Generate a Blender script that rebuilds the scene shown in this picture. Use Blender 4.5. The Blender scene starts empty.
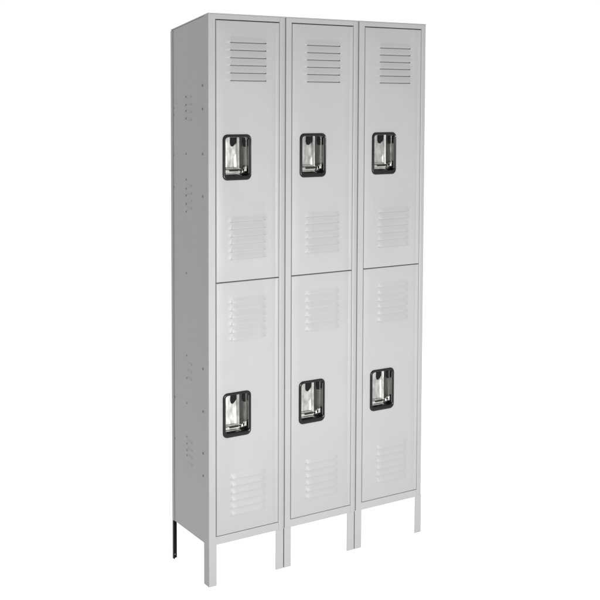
import bpy, bmesh, math, random
from mathutils import Vector, Matrix
random.seed(4)
S = bpy.context.scene
COL = S.collection

# ------------------------------------------------------------------ camera
yaw, pitch, roll = 0.604165, -0.066663, 0.008374
cam_d = bpy.data.cameras.new('camera')
cam = bpy.data.objects.new('camera', cam_d)
COL.objects.link(cam)
F = Vector((math.sin(yaw)*math.cos(pitch), math.cos(yaw)*math.cos(pitch), math.sin(pitch)))
R0 = Vector((math.cos(yaw), -math.sin(yaw), 0)); U0 = R0.cross(F)
Rr = math.cos(roll)*R0 + math.sin(roll)*U0
Ur = -math.sin(roll)*R0 + math.cos(roll)*U0
M = Matrix.Identity(4)
for i in range(3):
    M[i][0], M[i][1], M[i][2] = Rr[i], Ur[i], -F[i]
M[0][3], M[1][3], M[2][3] = -1.68972, -3.45630, 1.70701
cam.matrix_world = M
cam_d.sensor_width = 36
cam_d.lens = 1129.98/600*36
cam_d.shift_x = (300-378.114)/600
cam_d.shift_y = (170.165-300)/600
cam_d.clip_start, cam_d.clip_end = 0.05, 200
S.camera = cam

# ------------------------------------------------------------------ world and lamps
w = bpy.data.worlds.new('World'); S.world = w; w.use_nodes = True
bg = w.node_tree.nodes['Background']
bg.inputs[0].default_value = (1, 1, 1, 1); bg.inputs[1].default_value = 1.08

def area(name, loc, aim, size, power, sy=None):
    d = bpy.data.lights.new(name, 'AREA'); d.energy = power
    d.shape = 'RECTANGLE'; d.size = size; d.size_y = sy or size
    o = bpy.data.objects.new(name, d); COL.objects.link(o); o.location = loc
    o.rotation_euler = (Vector(aim)-Vector(loc)).to_track_quat('-Z', 'Y').to_euler()
    return o
key = area('front_softbox', (0.20, -3.0, 0.80), (0.45, 0, 0.70), 0.8, 74, 0.6)
key.data.spread = math.radians(130)
area('added_floor_underlight', (0.45, 0.6, -2.6), (0.45, 0.6, 0), 7.0, 130)  # unseen lamp added below the floor to whiten it and clear its shadows

S.view_settings.view_transform = 'Standard'; S.view_settings.look = 'None'
S.view_settings.exposure = 0; S.view_settings.gamma = 1
S.render.engine = 'CYCLES'

# ------------------------------------------------------------------ materials
def mat(name, col, rough=.5, metal=0., spec=.5, nscale=None, nvar=0., bump=0., bscale=400, stretch=None, wave=0):
    m = bpy.data.materials.new(name); m.use_nodes = True
    nt = m.node_tree; b = nt.nodes['Principled BSDF']
    b.inputs['Base Color'].default_value = (*col, 1)
    b.inputs['Roughness'].default_value = rough
    b.inputs['Metallic'].default_value = metal
    b.inputs['Specular IOR Level'].default_value = spec
    tc = nt.nodes.new('ShaderNodeTexCoord'); mp = nt.nodes.new('ShaderNodeMapping')
    nt.links.new(tc.outputs['Object'], mp.inputs[0])
    if stretch: mp.inputs['Scale'].default_value = stretch
    if nvar:
        n = nt.nodes.new('ShaderNodeTexNoise'); n.inputs['Scale'].default_value = nscale
        n.inputs['Detail'].default_value = 4
        nt.links.new(mp.outputs[0], n.inputs['Vector'])
        r = nt.nodes.new('ShaderNodeMapRange')
        r.inputs['From Min'].default_value = .3; r.inputs['From Max'].default_value = .7
        r.inputs['To Min'].default_value = 1-nvar; r.inputs['To Max'].default_value = 1+nvar
        nt.links.new(n.outputs['Fac'], r.inputs['Value'])
        v = nt.nodes.new('ShaderNodeVectorMath'); v.operation = 'SCALE'
        v.inputs[0].default_value = col
        nt.links.new(r.outputs[0], v.inputs['Scale']); nt.links.new(v.outputs[0], b.inputs['Base Color'])
        r2 = nt.nodes.new('ShaderNodeMapRange')
        r2.inputs['To Min'].default_value = rough*.85; r2.inputs['To Max'].default_value = min(1, rough*1.15)
        nt.links.new(n.outputs['Fac'], r2.inputs['Value']); nt.links.new(r2.outputs[0], b.inputs['Roughness'])
    if bump:
        n = nt.nodes.new('ShaderNodeTexNoise'); n.inputs['Scale'].default_value = bscale
        n.inputs['Detail'].default_value = 2
        nt.links.new(mp.outputs[0], n.inputs['Vector'])
        bp = nt.nodes.new('ShaderNodeBump'); bp.inputs['Strength'].default_value = bump
        bp.inputs['Distance'].default_value = .0006
        nt.links.new(n.outputs['Fac'], bp.inputs['Height']); nt.links.new(bp.outputs[0], b.inputs['Normal'])
    if wave:
        n2 = nt.nodes.new('ShaderNodeTexNoise'); n2.inputs['Scale'].default_value = 7; n2.inputs['Detail'].default_value = 1
        nt.links.new(mp.outputs[0], n2.inputs['Vector'])
        b2 = nt.nodes.new('ShaderNodeBump'); b2.inputs['Strength'].default_value = 1; b2.inputs['Distance'].default_value = wave
        nt.links.new(n2.outputs['Fac'], b2.inputs['Height']); nt.links.new(b2.outputs[0], bp.inputs['Normal'])
    return m
PAINT = mat('grey_enamel', (.220, .220, .218), .46, 0, .35, 5, .02, .35, 260, None, .0035)
DARKP = mat('dark_hole', (.05, .05, .05), .7)
BLACK = mat('black_plastic', (.006, .006, .0065), .2, 0, .2, 60, .15, .15, 500)
STEEL = mat('stainless_steel', (.42, .42, .405), .2, 1, .5, 45, .25, .35, 70, (2, 1, .8))
STEEL2 = mat('stainless_steel_worn', (.35, .35, .338), .3, 1, .5, 45, .3, .16, 60, (2, 1, .8))
STEEL_SHADE = mat('steel_shade_painted', (.15, .148, .142), .42, 1, .5, 50, .2, .15, 90, (6, 1, .6))  # steel darkened in colour to stand in for dark reflections in the recess
MATTE_BLACK = mat('matte_black', (.006, .006, .006), .7, 0, .06, 50, .2, .1)  # plain matte black for the rear leg and the handle's black pieces

fl = bpy.data.materials.new('translucent_white_floor'); fl.use_nodes = True  # floor made translucent so the added lamp below shines through
nt = fl.node_tree; nt.nodes.clear()
out = nt.nodes.new('ShaderNodeOutputMaterial'); mx = nt.nodes.new('ShaderNodeMixShader')
df = nt.nodes.new('ShaderNodeBsdfDiffuse'); tr = nt.nodes.new('ShaderNodeBsdfTranslucent')
df.inputs[0].default_value = tr.inputs[0].default_value = (.95, .95, .95, 1)
mx.inputs[0].default_value = .6
nt.links.new(df.outputs[0], mx.inputs[1]); nt.links.new(tr.outputs[0], mx.inputs[2])
nt.links.new(mx.outputs[0], out.inputs[0])

# ------------------------------------------------------------------ helpers
def link(name, bm, m, parent=None, bevel=0, smooth=True, solid=0, angle=40):
    me = bpy.data.meshes.new(name)
    bmesh.ops.recalc_face_normals(bm, faces=bm.faces) if not solid else None
    bm.to_mesh(me); bm.free()
    ms = m if isinstance(m, (list, tuple)) else [m]
    for x in ms: me.materials.append(x)
    o = bpy.data.objects.new(name, me); COL.objects.link(o)
    if parent: o.parent = parent
    if solid:
        s = o.modifiers.new('thickness', 'SOLIDIFY'); s.thickness = solid; s.offset = -1
        e = o.modifiers.new('edges', 'EDGE_SPLIT'); e.split_angle = math.radians(38)
    if bevel:
        b = o.modifiers.new('bevel', 'BEVEL'); b.width = bevel; b.segments = 2
        b.limit_method = 'ANGLE'; b.angle_limit = math.radians(35)
    if smooth:
        for p in me.polygons: p.use_smooth = True
        me.set_sharp_from_angle(angle=math.radians(angle))
    return o

def box(bm, x0, x1, y0, y1, z0, z1, mi=0):
    vs = [bm.verts.new(p) for p in ((x0,y0,z0),(x1,y0,z0),(x1,y1,z0),(x0,y1,z0),(x0,y0,z1),(x1,y0,z1),(x1,y1,z1),(x0,y1,z1))]
    fs = []
    for f in ((3,2,1,0),(4,5,6,7),(0,1,5,4),(1,2,6,5),(2,3,7,6),(3,0,4,7)):
        q = bm.faces.new([vs[i] for i in f]); q.material_index = mi; fs.append(q)
    return vs

def prism(bm, poly, z0, z1, ztop=None):
    """polygon in x,y extruded along z"""
    a = [bm.verts.new((x, y, z0)) for x, y in poly]
    b = [bm.verts.new((x, y, ztop(x, y) if ztop else z1)) for x, y in poly]
    bm.faces.new(a[::-1]); bm.faces.new(b)
    n = len(poly)
    for i in range(n):
        bm.faces.new((a[i], a[(i+1)%n], b[(i+1)%n], b[i]))

def prism_y(bm, poly, y0, y1, mi=0):
    """polygon in x,z extruded along y"""
    a = [bm.verts.new((x, y0, z)) for x, z in poly]; b = [bm.verts.new((x, y1, z)) for x, z in poly]
    for f in [bm.faces.new(a), bm.faces.new(b[::-1])] + [bm.faces.new((a[i], b[i], b[(i+1)%len(a)], a[(i+1)%len(a)])) for i in range(len(a))]:
        f.material_index = mi

def rrect(u0, u1, v0, v1, r, n=6):
    pts = []
    for cx, cz, a0 in ((u1-r, v1-r, 0), (u0+r, v1-r, 90), (u0+r, v0+r, 180), (u1-r, v0+r, 270)):
        for k in range(n+1):
            a = math.radians(a0+90*k/n); pts.append((cx+r*math.cos(a), cz+r*math.sin(a)))
    return pts

def loft(bm, loops, close=False):
    vl = [[bm.verts.new(p) for p in lp] for lp in loops]
    n = len(vl[0])
    for a, b in zip(vl, vl[1:]):
        for i in range(n): bm.faces.new((a[i], a[(i+1)%n], b[(i+1)%n], b[i]))
    if close: bm.faces.new(vl[-1])
    return vl

# ------------------------------------------------------------------ setting
bm = bmesh.new()
fs_ = 3.0
prof = [(-6.0, 0.0), (2.2, 0.0)]
for k in range(1, 13):
    a = math.radians(90*k/12); prof.append((2.2+0.9*math.sin(a), 0.9-0.9*math.cos(a)))
prof.append((3.1, 4.2))
vv = [[bm.verts.new((x, y, z)) for x in (-5.0, 6.5)] for y, z in prof]
for a, b in zip(vv, vv[1:]): bm.faces.new((a[0], a[1], b[1], b[0]))
floor = link('floor', bm, fl); floor['kind'] = 'structure'

# ------------------------------------------------------------------ dimensions
W, D, H, ZB = .9144, .3008, 1.9762, .1449
SL = .1473                               # the top falls towards the back
ZS, ZDT, ZDB = 1.060, 1.9536, .1747
SEAM = [0, .300, .607, .9144]
DOORX = [(.0295, .2740), (.3262, .5825), (.6350, .8905)]
HX = [.1078, .4115, .7215]
HZ = [(1.489, (1.8815, 1.2675)), (.5945, (.9860, .3675))]
top_z = lambda x, y: H - SL*y

bank = bpy.data.objects.new('locker_bank', None); COL.objects.link(bank)
bank.empty_display_size = .1
bank['label'] = 'tall light grey metal bank of six lockers in two tiers with black framed recessed handles'
bank['category'] = 'lockers'

# side panels: sheet with flanged back edge
for sx in (0, 1):
    bm = bmesh.new()
    if sx == 0: prism(bm, [(.0015, .0335), (.0015, D), (.006, D), (.006, .0335)], ZB, 0, lambda x, y: top_z(x, y)-.0035)
    else: prism(bm, [(W-.006, .0335), (W-.006, D), (W-.0015, D), (W-.0015, .0335)], ZB, 0, lambda x, y: top_z(x, y)-.0035)
    sp = link('side_panel', bm, PAINT, bank, .0012)
    if sx == 0:
        # rear rolled hem, standing a little proud of the sheet
        bm = bmesh.new()
        prism(bm, [(-.0008, D-.016), (-.0008, D+.0004), (.0012, D+.0004), (.0012, D-.016)], ZB+.001, 0, lambda x, y: top_z(x, y)-.005)
        link('back_hem', bm, PAINT, sp, .0008)
        def hole(y, z, r):
            """a punched hole: raised ring with a dark bore"""
            bm = bmesh.new(); n = 14
            def ring(rr, x): return [(x, y+rr*math.cos(2*math.pi*i/n), z+rr*math.sin(2*math.pi*i/n)) for i in range(n)]
            loft(bm, [ring(r*1.7, .0014), ring(r*1.25, .0004), ring(r, .0009), ring(r*.95, .0013)])
            vl = [bm.verts.new(p) for p in ring(r*.97, .0012)]
            f = bm.faces.new(vl); f.material_index = 1
            link('hole', bm, [PAINT, DARKP], sp)
        for z in (1.6934, 1.6655, 1.6446, 1.6184, 1.4950, 1.4046, 1.3729, 1.3482, 1.3182, 1.2917, 1.0741, .7788, .6977, .6077, .4862, .4608, .4372, .4190):
            hole(.178, z, .0036 if z > 1.2 else .0030)
        for z in (1.7332, 1.6536, 1.5005, 1.3551, .7578, .6085, .4613, .3816):
            hole(.047, z, .0040)
        for z in (1.6536, 1.6287, 1.4856, 1.3706, .6076, .4554):
            hole(.2835-.006, z, .0024)
        # pressed louvre slots, shallow, beside the column of holes
        for z0, n in ((1.6960, 4), (1.386, 4), (.755, 3), (.474, 4)):
            for k in range(n):
                bm = bmesh.new(); z = z0-.0265*k
                pr = [(.0014, z+.004), (-.0004, z-.003), (.0014, z-.0040)]
                a = [bm.verts.new((x, .135, zz)) for x, zz in pr]; b = [bm.verts.new((x, .172, zz)) for x, zz in pr]
                bm.faces.new(a[::-1]); bm.faces.new(b)
                for i in range(3): bm.faces.new((a[i], a[(i+1)%3], b[(i+1)%3], b[i]))
                link('louvre', bm, PAINT, sp, .0006)
# back, bottom, top
bm = bmesh.new(); box(bm, .0062, W-.0062, D-.004, D-.0005, ZB+.001, H-SL*D-.006); link('back_panel', bm, PAINT, bank)
bm = bmesh.new(); box(bm, .0065, W-.0065, .031, D-.0045, ZB+.003, ZB+.0065); link('bottom_panel', bm, PAINT, bank)
bm = bmesh.new()
poly = [(.0002, .0003), (W-.0016, .0003), (W-.0016, D+.0008), (.0002, D+.0008)]
a = [bm.verts.new((x, y, top_z(x, y)-.003)) for x, y in poly]; b = [bm.verts.new((x, y, top_z(x, y)+.0006)) for x, y in poly]
bm.faces.new(a[::-1]); bm.faces.new(b)
for i in range(4): bm.faces.new((a[i], a[(i+1)%4], b[(i+1)%4], b[i]))
link('top_panel', bm, PAINT, bank, .0012)
for k in (1, 2):
    for dx in (-.0026, .0006):
        bm = bmesh.new(); prism(bm, [(SEAM[k]+dx, .034), (SEAM[k]+dx+.002, .034), (SEAM[k]+dx+.002, D-.0045), (SEAM[k]+dx, D-.0045)], ZB+.007, 0, lambda x, y: top_z(x, y)-.004)
        link('partition', bm, PAINT, bank)
for k in range(3):
    bm = bmesh.new(); box(bm, SEAM[k]+.0065, SEAM[k+1]-.0065, .034, D-.005, ZS-.006, ZS-.003); link('shelf', bm, PAINT, bank)

# door frames: one per column
for k in range(3):
    x0, x1 = SEAM[k]+(0 if k == 0 else .0004), SEAM[k+1]-.0004
    d0, d1 = DOORX[k]
    i0, i1 = d0-.0027, d1+.0003
    bm = bmesh.new()
    # left jamb, head and sill as one welded piece, channel section
    zt = H-.0031
    def ring(yy, e=0): return [(x0, yy, ZB), (i1, yy, ZB), (i1, yy, ZDB-.0014), (i0+e, yy, ZDB-.0014), (i0+e, yy, ZDT+.0030), (i1, yy, ZDT+.0030), (i1, yy, zt), (x0, yy, zt)]
    f = [bm.verts.new(p) for p in ring(0)]; b = [bm.verts.new(p) for p in ring(.033)]
    for q in ((0,1,2,3),(0,3,4,7),(4,5,6,7)):
        bm.faces.new([f[i] for i in q]); bm.faces.new([b[i] for i in q][::-1])
    for i in range(8):
        if i in (1, 5): continue
        bm.faces.new((f[i], b[i], b[(i+1)%8], f[(i+1)%8]))
    fr = link('door_frame', bm, PAINT, bank, .0014)
    # hinge side jamb: rolled post falling back towards the seam
    bm = bmesh.new()
    prism(bm, [(i1+.0001, .0006), (i1+.0016, -.0006), (i1+.004, -.0014), (i1+.007, -.0008), (x1-.0030, .0026), (x1-.0001, .0040), (x1, .033), (i1+.0001, .033)], ZB, zt)
    link('hinge_post', bm, PAINT, fr, .0008)
    # stop behind the doors, closes the gaps
    bm = bmesh.new()
    for a, b_ in ((i0-.001, i0+.008), (i1-.010, i1-.0002)):
        box(bm, a, b_, .0225, .0325, ZDB-.001, ZDT+.001)
    for za, zb in ((ZS-.0085, ZS+.0085), (ZDT-.008, ZDT+.0028), (ZDB-.002, ZDB+.008)):
        box(bm, i0+.0082, i1-.0104, .0228, .0322, za, zb)
    link('door_stop', bm, PAINT, fr)

# legs: L section angles
def leg(xa, xb, y0, y1, side, m=PAINT, dep=.040, t=.0022, zt=ZB+.004):
    bm = bmesh.new()
    fy = y0; s = 1 if y1 > y0 else -1
    if side == 'l': poly = [(xa, fy), (xb, fy), (xb, fy+s*t), (xa+t, fy+s*t), (xa+t, fy+s*dep), (xa, fy+s*dep)]
    else: poly = [(xa, fy), (xb, fy), (xb, fy+s*dep), (xb-t, fy+s*dep), (xb-t, fy+s*t), (xa, fy+s*t)]
    prism(bm, poly, 0, zt)
    return link('leg', bm, m, bank, .0007)
Y0 = .0004
leg(.0006, .0298, Y0, 1, 'l'); leg(.2640, .2952, .0006, 1, 'r'); leg(.2985, .3270, Y0, 1, 'l')
leg(.5685, .6000, .0006, 1, 'r'); leg(.6030, .6335, Y0, 1, 'l'); leg(.8835, .9138, .0006, 1, 'r')
l = leg(.0006, .0160, D-.0008, -1, 'l', MATTE_BLACK, .013)
bm = bmesh.new(); box(bm, -.0010, .0003, D-.0052, D-.0008, 0.001, ZB-.001); link('outer_flange', bm, PAINT, l)
l['label'] = 'black rear leg seen behind the pale front legs'
bm = bmesh.new(); box(bm, .0035, .0080, D-.0048, D-.0034, .012, .017); link('glide', bm, STEEL, l)

# ------------------------------------------------------------------ doors
def louvre_lines(zc_top, pitch=.0258, n=6): return [zc_top-pitch*k for k in range(n)]
def make_door(k, t):
    x0, x1 = DOORX[k]
    z0, z1 = (ZS+.0016, ZDT) if t == 0 else (ZDB, ZS-.0016)
    hz, groups = HZ[t]; hx = HX[k]
    lc = [.1512, .4550, .7690][k]; lw = .0625; le = .025
    fr_ = (.06, .12, .18, .24, .3, .45, .6, .8, 1)
    gx = [lc-lw-le*q for q in fr_] + [lc-lw+(2*lw)*i/8 for i in range(9)] + [lc+lw+le*q for q in fr_]
    hu0, hu1, hv0, hv1 = hx-.046, hx+.046, hz-.070, hz+.070
    edge = [0, .0003, .0009, .0016, .0025]
    xs = sorted(set([round(v, 5) for v in [x0+e for e in edge]+[x1-e for e in edge]+[x1-.0125, x1-.014, x1-.0155]+[hu0, hu1]+gx]))
    lips = []
    zs = [z0+e for e in edge]+[z1-e for e in edge]+[hv0, hv1, hv0-.001, hv1+.001]
    for gi, g in enumerate(groups):
        gap = .0032 if (t == 0 and gi == 0) else .0008
        for zl in louvre_lines(g):
            lips.append((zl, gap))
            zs += [zl+.0215*i/6 for i in range(1, 7)]+[zl-gap-.0008]
    zs = sorted(set(round(v, 5) for v in zs))
    def edge_drop(d): return 0 if d >= .0025 else (.0025-d)**2/.0025*.7
    def ht(x, z):
        d = edge_drop(min(x-x0, x1-x, z-z0, z1-z))
        q = (x-(x1-.014))/.0016
        d += .0009*math.exp(-q*q)                       # shallow hinge crease down the door
        for zl, gap in lips:
            if zl-1e-6 <= z <= zl+.0215:
                s = 1-(z-zl)/.0215
                s = s*s*(3-2*s)*.5+s*.5
                ex = max(0, abs(x-lc)-lw)/(le if zl > 1.6 else le*.5)
                q1 = min(1, ex/.3); e = max(0, 1-.62*q1*q1*(3-2*q1))*(1-max(0, ex-.3)/.7 if ex < 1 else 0)
                d -= (.0054 if zl > 1.6 else .0042)*s*e
        return d
    bm = bmesh.new()
    cache = {}
    def V(x, z, low=None):
        key = (round(x, 5), round(z, 5), low)
        if key not in cache: cache[key] = bm.verts.new((x, ht(x, z) if low is None else low, z))
        return cache[key]
    rows = list(zs)
    lz = {round(zl, 5): gap for zl, gap in lips}
    allz = sorted(set(rows) | set(lz) | {round(z-g, 5) for z, g in lz.items()})
    low_of = {round(z-g, 5): z for z, g in lz.items()}
    for a, b in zip(allz, allz[1:]):
        for xa, xb in zip(xs, xs[1:]):
            cx, cz = (xa+xb)/2, (a+b)/2
            if hu0 < cx < hu1 and hv0 < cz < hv1: continue
            if a in low_of and abs(low_of[a]-b) < 1e-6:           # slot strip
                if abs(cx-lc) < lw+le*.28: continue
                # joins pressed sheet and flat sheet at the closed ends
                bm.faces.new((V(xa, a), V(xb, a), V(xb, b), V(xa, b)))
                continue
            bm.faces.new((V(xa, a), V(xb, a), V(xb, b), V(xa, b)))
    # returned edges of the door pan
    def side(pts):
        f = [V(*p) for p in pts]; bk = [bm.verts.new((p[0], .0185, p[1])) for p in pts]
        for i in range(len(pts)-1): bm.faces.new((f[i+1], f[i], bk[i], bk[i+1]))
    zz = [z for z in allz]
    side([(x0, z) for z in zz][::-1]); side([(x1, z) for z in zz])
    side([(x, z0) for x in xs]); side([(x, z1) for x in xs][::-1])
    root = link('door', bm, PAINT, bank, 0, True, .0011, 50)
    # inner pan sheet
    bm = bmesh.new()
    for q in ((x0+.0014, hu0-.004, z0+.0015, z1-.0015), (hu1+.004, x1-.0014, z0+.0015, z1-.0015), (hu0-.0038, hu1+.0038, z0+.0015, hv0-.004), (hu0-.0038, hu1+.0038, hv1+.004, z1-.0015)):
        box(bm, q[0], q[1], .0060, .0072, q[2], q[3])
    link('inner_sheet', bm, PAINT, root)
    # ---- bezel
    ow, oh = .0545, .0785
    A = (hx-ow, hx+ow, hz-oh, hz+oh)
    I = (hx-ow+.0105, hx+ow-.0078, hz-oh+.0145, hz+oh-.0095)
    def lp(r, y, e=0): return [(x, y, z) for x, z in rrect(r[0]+e, r[1]-e, r[2]+e, r[3]-e, .0175-e*.6)]
    def lpi(y, e=0): return [(x, y, z) for x, z in rrect(I[0]-e, I[1]+e, I[2]-e, I[3]+e, .0105+e*.4)]
    bm = bmesh.new()
    loft(bm, [lp(A, .0012), lp(A, -.0022, 0), lp(A, -.0042, .0012), lp(A, -.0050, .0032), lpi(-.0046, .0035), lpi(-.0036, .0012), lpi(-.0016, 0), lpi(.006, 0)])
    link('handle_bezel', bm, BLACK, root)
    # ---- recessed stainless cup
    bm = bmesh.new()
    def lpc(y, e): return [(x, y, z) for x, z in rrect(I[0]+e, I[1]-e, I[2]+e, I[3]-e, .0105)]
    loft(bm, [lpc(.0055, -.0005), lpc(.022, .0005), lpc(.027, .003), lpc(.0295, .0075)], True)
    cup = link('handle_cup', bm, STEEL, root)
    # curved pan: rounded ridge, then falling back to the right
    bm = bmesh.new()
    u0, u1 = I[0]-hx+.0004, I[1]-hx-.0004
    v0, v1 = -.040, I[3]-hz-.0004
    pr = [(u0, .0074), (u0+.003, .0069), (-.030, .0067), (-.010, .0066), (.000, .0064), (.003, .0048), (.0055, .0022), (.0080, .0010), (.0105, .0018), (.0125, .0050),
          (.0155, .0078), (.020, .0104), (.026, .0134), (.032, .0156), (.038, .0166), (u1, .0168)]
    rows_ = [v0, -.03, -.015, 0, .015, .03, .045, .058, v1]
    tilt = [.004, .0025, .0055, .0032, .005, .0018][k*2+t]
    def pan(pr, name, m):
      g = []
      for v in rows_:
        f_ = (v-v0)/(v1-v0)
        g.append([bm.verts.new((hx+u, y+tilt*f_*(1 if u < .001 else .3), hz+v)) for u, y in pr])
      for a, b in zip(g, g[1:]):
        for i in range(len(pr)-1): bm.faces.new((a[i], a[i+1], b[i+1], b[i]))
      link(name, bm, m, root, 0, True, .001, 60)
    pan(pr[:10], 'lift_plate', STEEL2)
    bm = bmesh.new(); pan(pr[9:], 'recess_pan', STEEL_SHADE)
    # solid black piece painting the dark of the finger hollow, left of ridge
    bm = bmesh.new()
    prism_y(bm, [(hx-.0205, hz+v1-.001), (hx-.0215, hz+.048), (hx-.0185, hz+.0385), (hx-.0125, hz+.0365), (hx-.0045, hz+.043), (hx+.0015, hz+.052), (hx+.0015, hz+v1-.001)][::-1], .0058, .0125)
    link('finger_hollow_dark', bm, MATTE_BLACK, root, .0008)
    bm = bmesh.new()
    prism_y(bm, [(hx+.030, hz+v1-.003), (hx+.028, hz+.050), (hx+.033, hz+.036), (hx+.0405, hz+.034), (hx+.0405, hz+v1-.003)][::-1], .0120, .0162)
    link('black_corner_piece', bm, MATTE_BLACK, root, .0010)  # black piece in the upper right of the pan
    # ledge with padlock slot
    bm = bmesh.new()
    lz0, lz1 = hz-.0575, hz-.0335
    lx0, lx1 = hx+u0+.0006, hx+.0225
    ys = [(lz1-.001, .0118), (lz1, .0050), (lz1-.0015, .0022), (lz1-.0045, .0012), (lz1-.0075, .0034), (lz1-.0105, .0072), (lz0+.0045, .0078), (lz0+.0025, .0040), (lz0, .0030), (lz0-.0015, .0036), (lz0-.0052, .0070)]
    n = 10; g = []
    for z, y in ys:
        row = []
        for i in range(n+1):
            f_ = i/n; drop = max(0, f_-.68)/.32
            row.append(bm.verts.new((lx0+(lx1-lx0)*f_, y+.005*drop*drop, z-.0055*drop)))
        g.append(row)
    for a, b in zip(g, g[1:]):
        for i in range(n): bm.faces.new((a[i], b[i], b[i+1], a[i+1]))
    ld = link('latch_ledge', bm, STEEL, root, 0, True, .001, 60)
    bm = bmesh.new()
    prism_y(bm, [(x, z) for x, z in rrect(hx-.026, hx+.010, lz1-.0150, lz1-.0095, .0024, 3)][::-1], .0062, .0066)
    link('padlock_slot', bm, BLACK, root)
    bm = bmesh.new()
    prism_y(bm, [(hx+.0295, lz1-.016), (hx+.0405, lz1-.016), (hx+.0405, lz1+.002), (hx+.0365, lz1+.0035), (hx+.0315, lz1-.001)], .0030, .0150)
    link('hasp', bm, STEEL, root, .0016)
    return root
for k in range(3):
    for t in (0, 1):
        make_door(k, t)
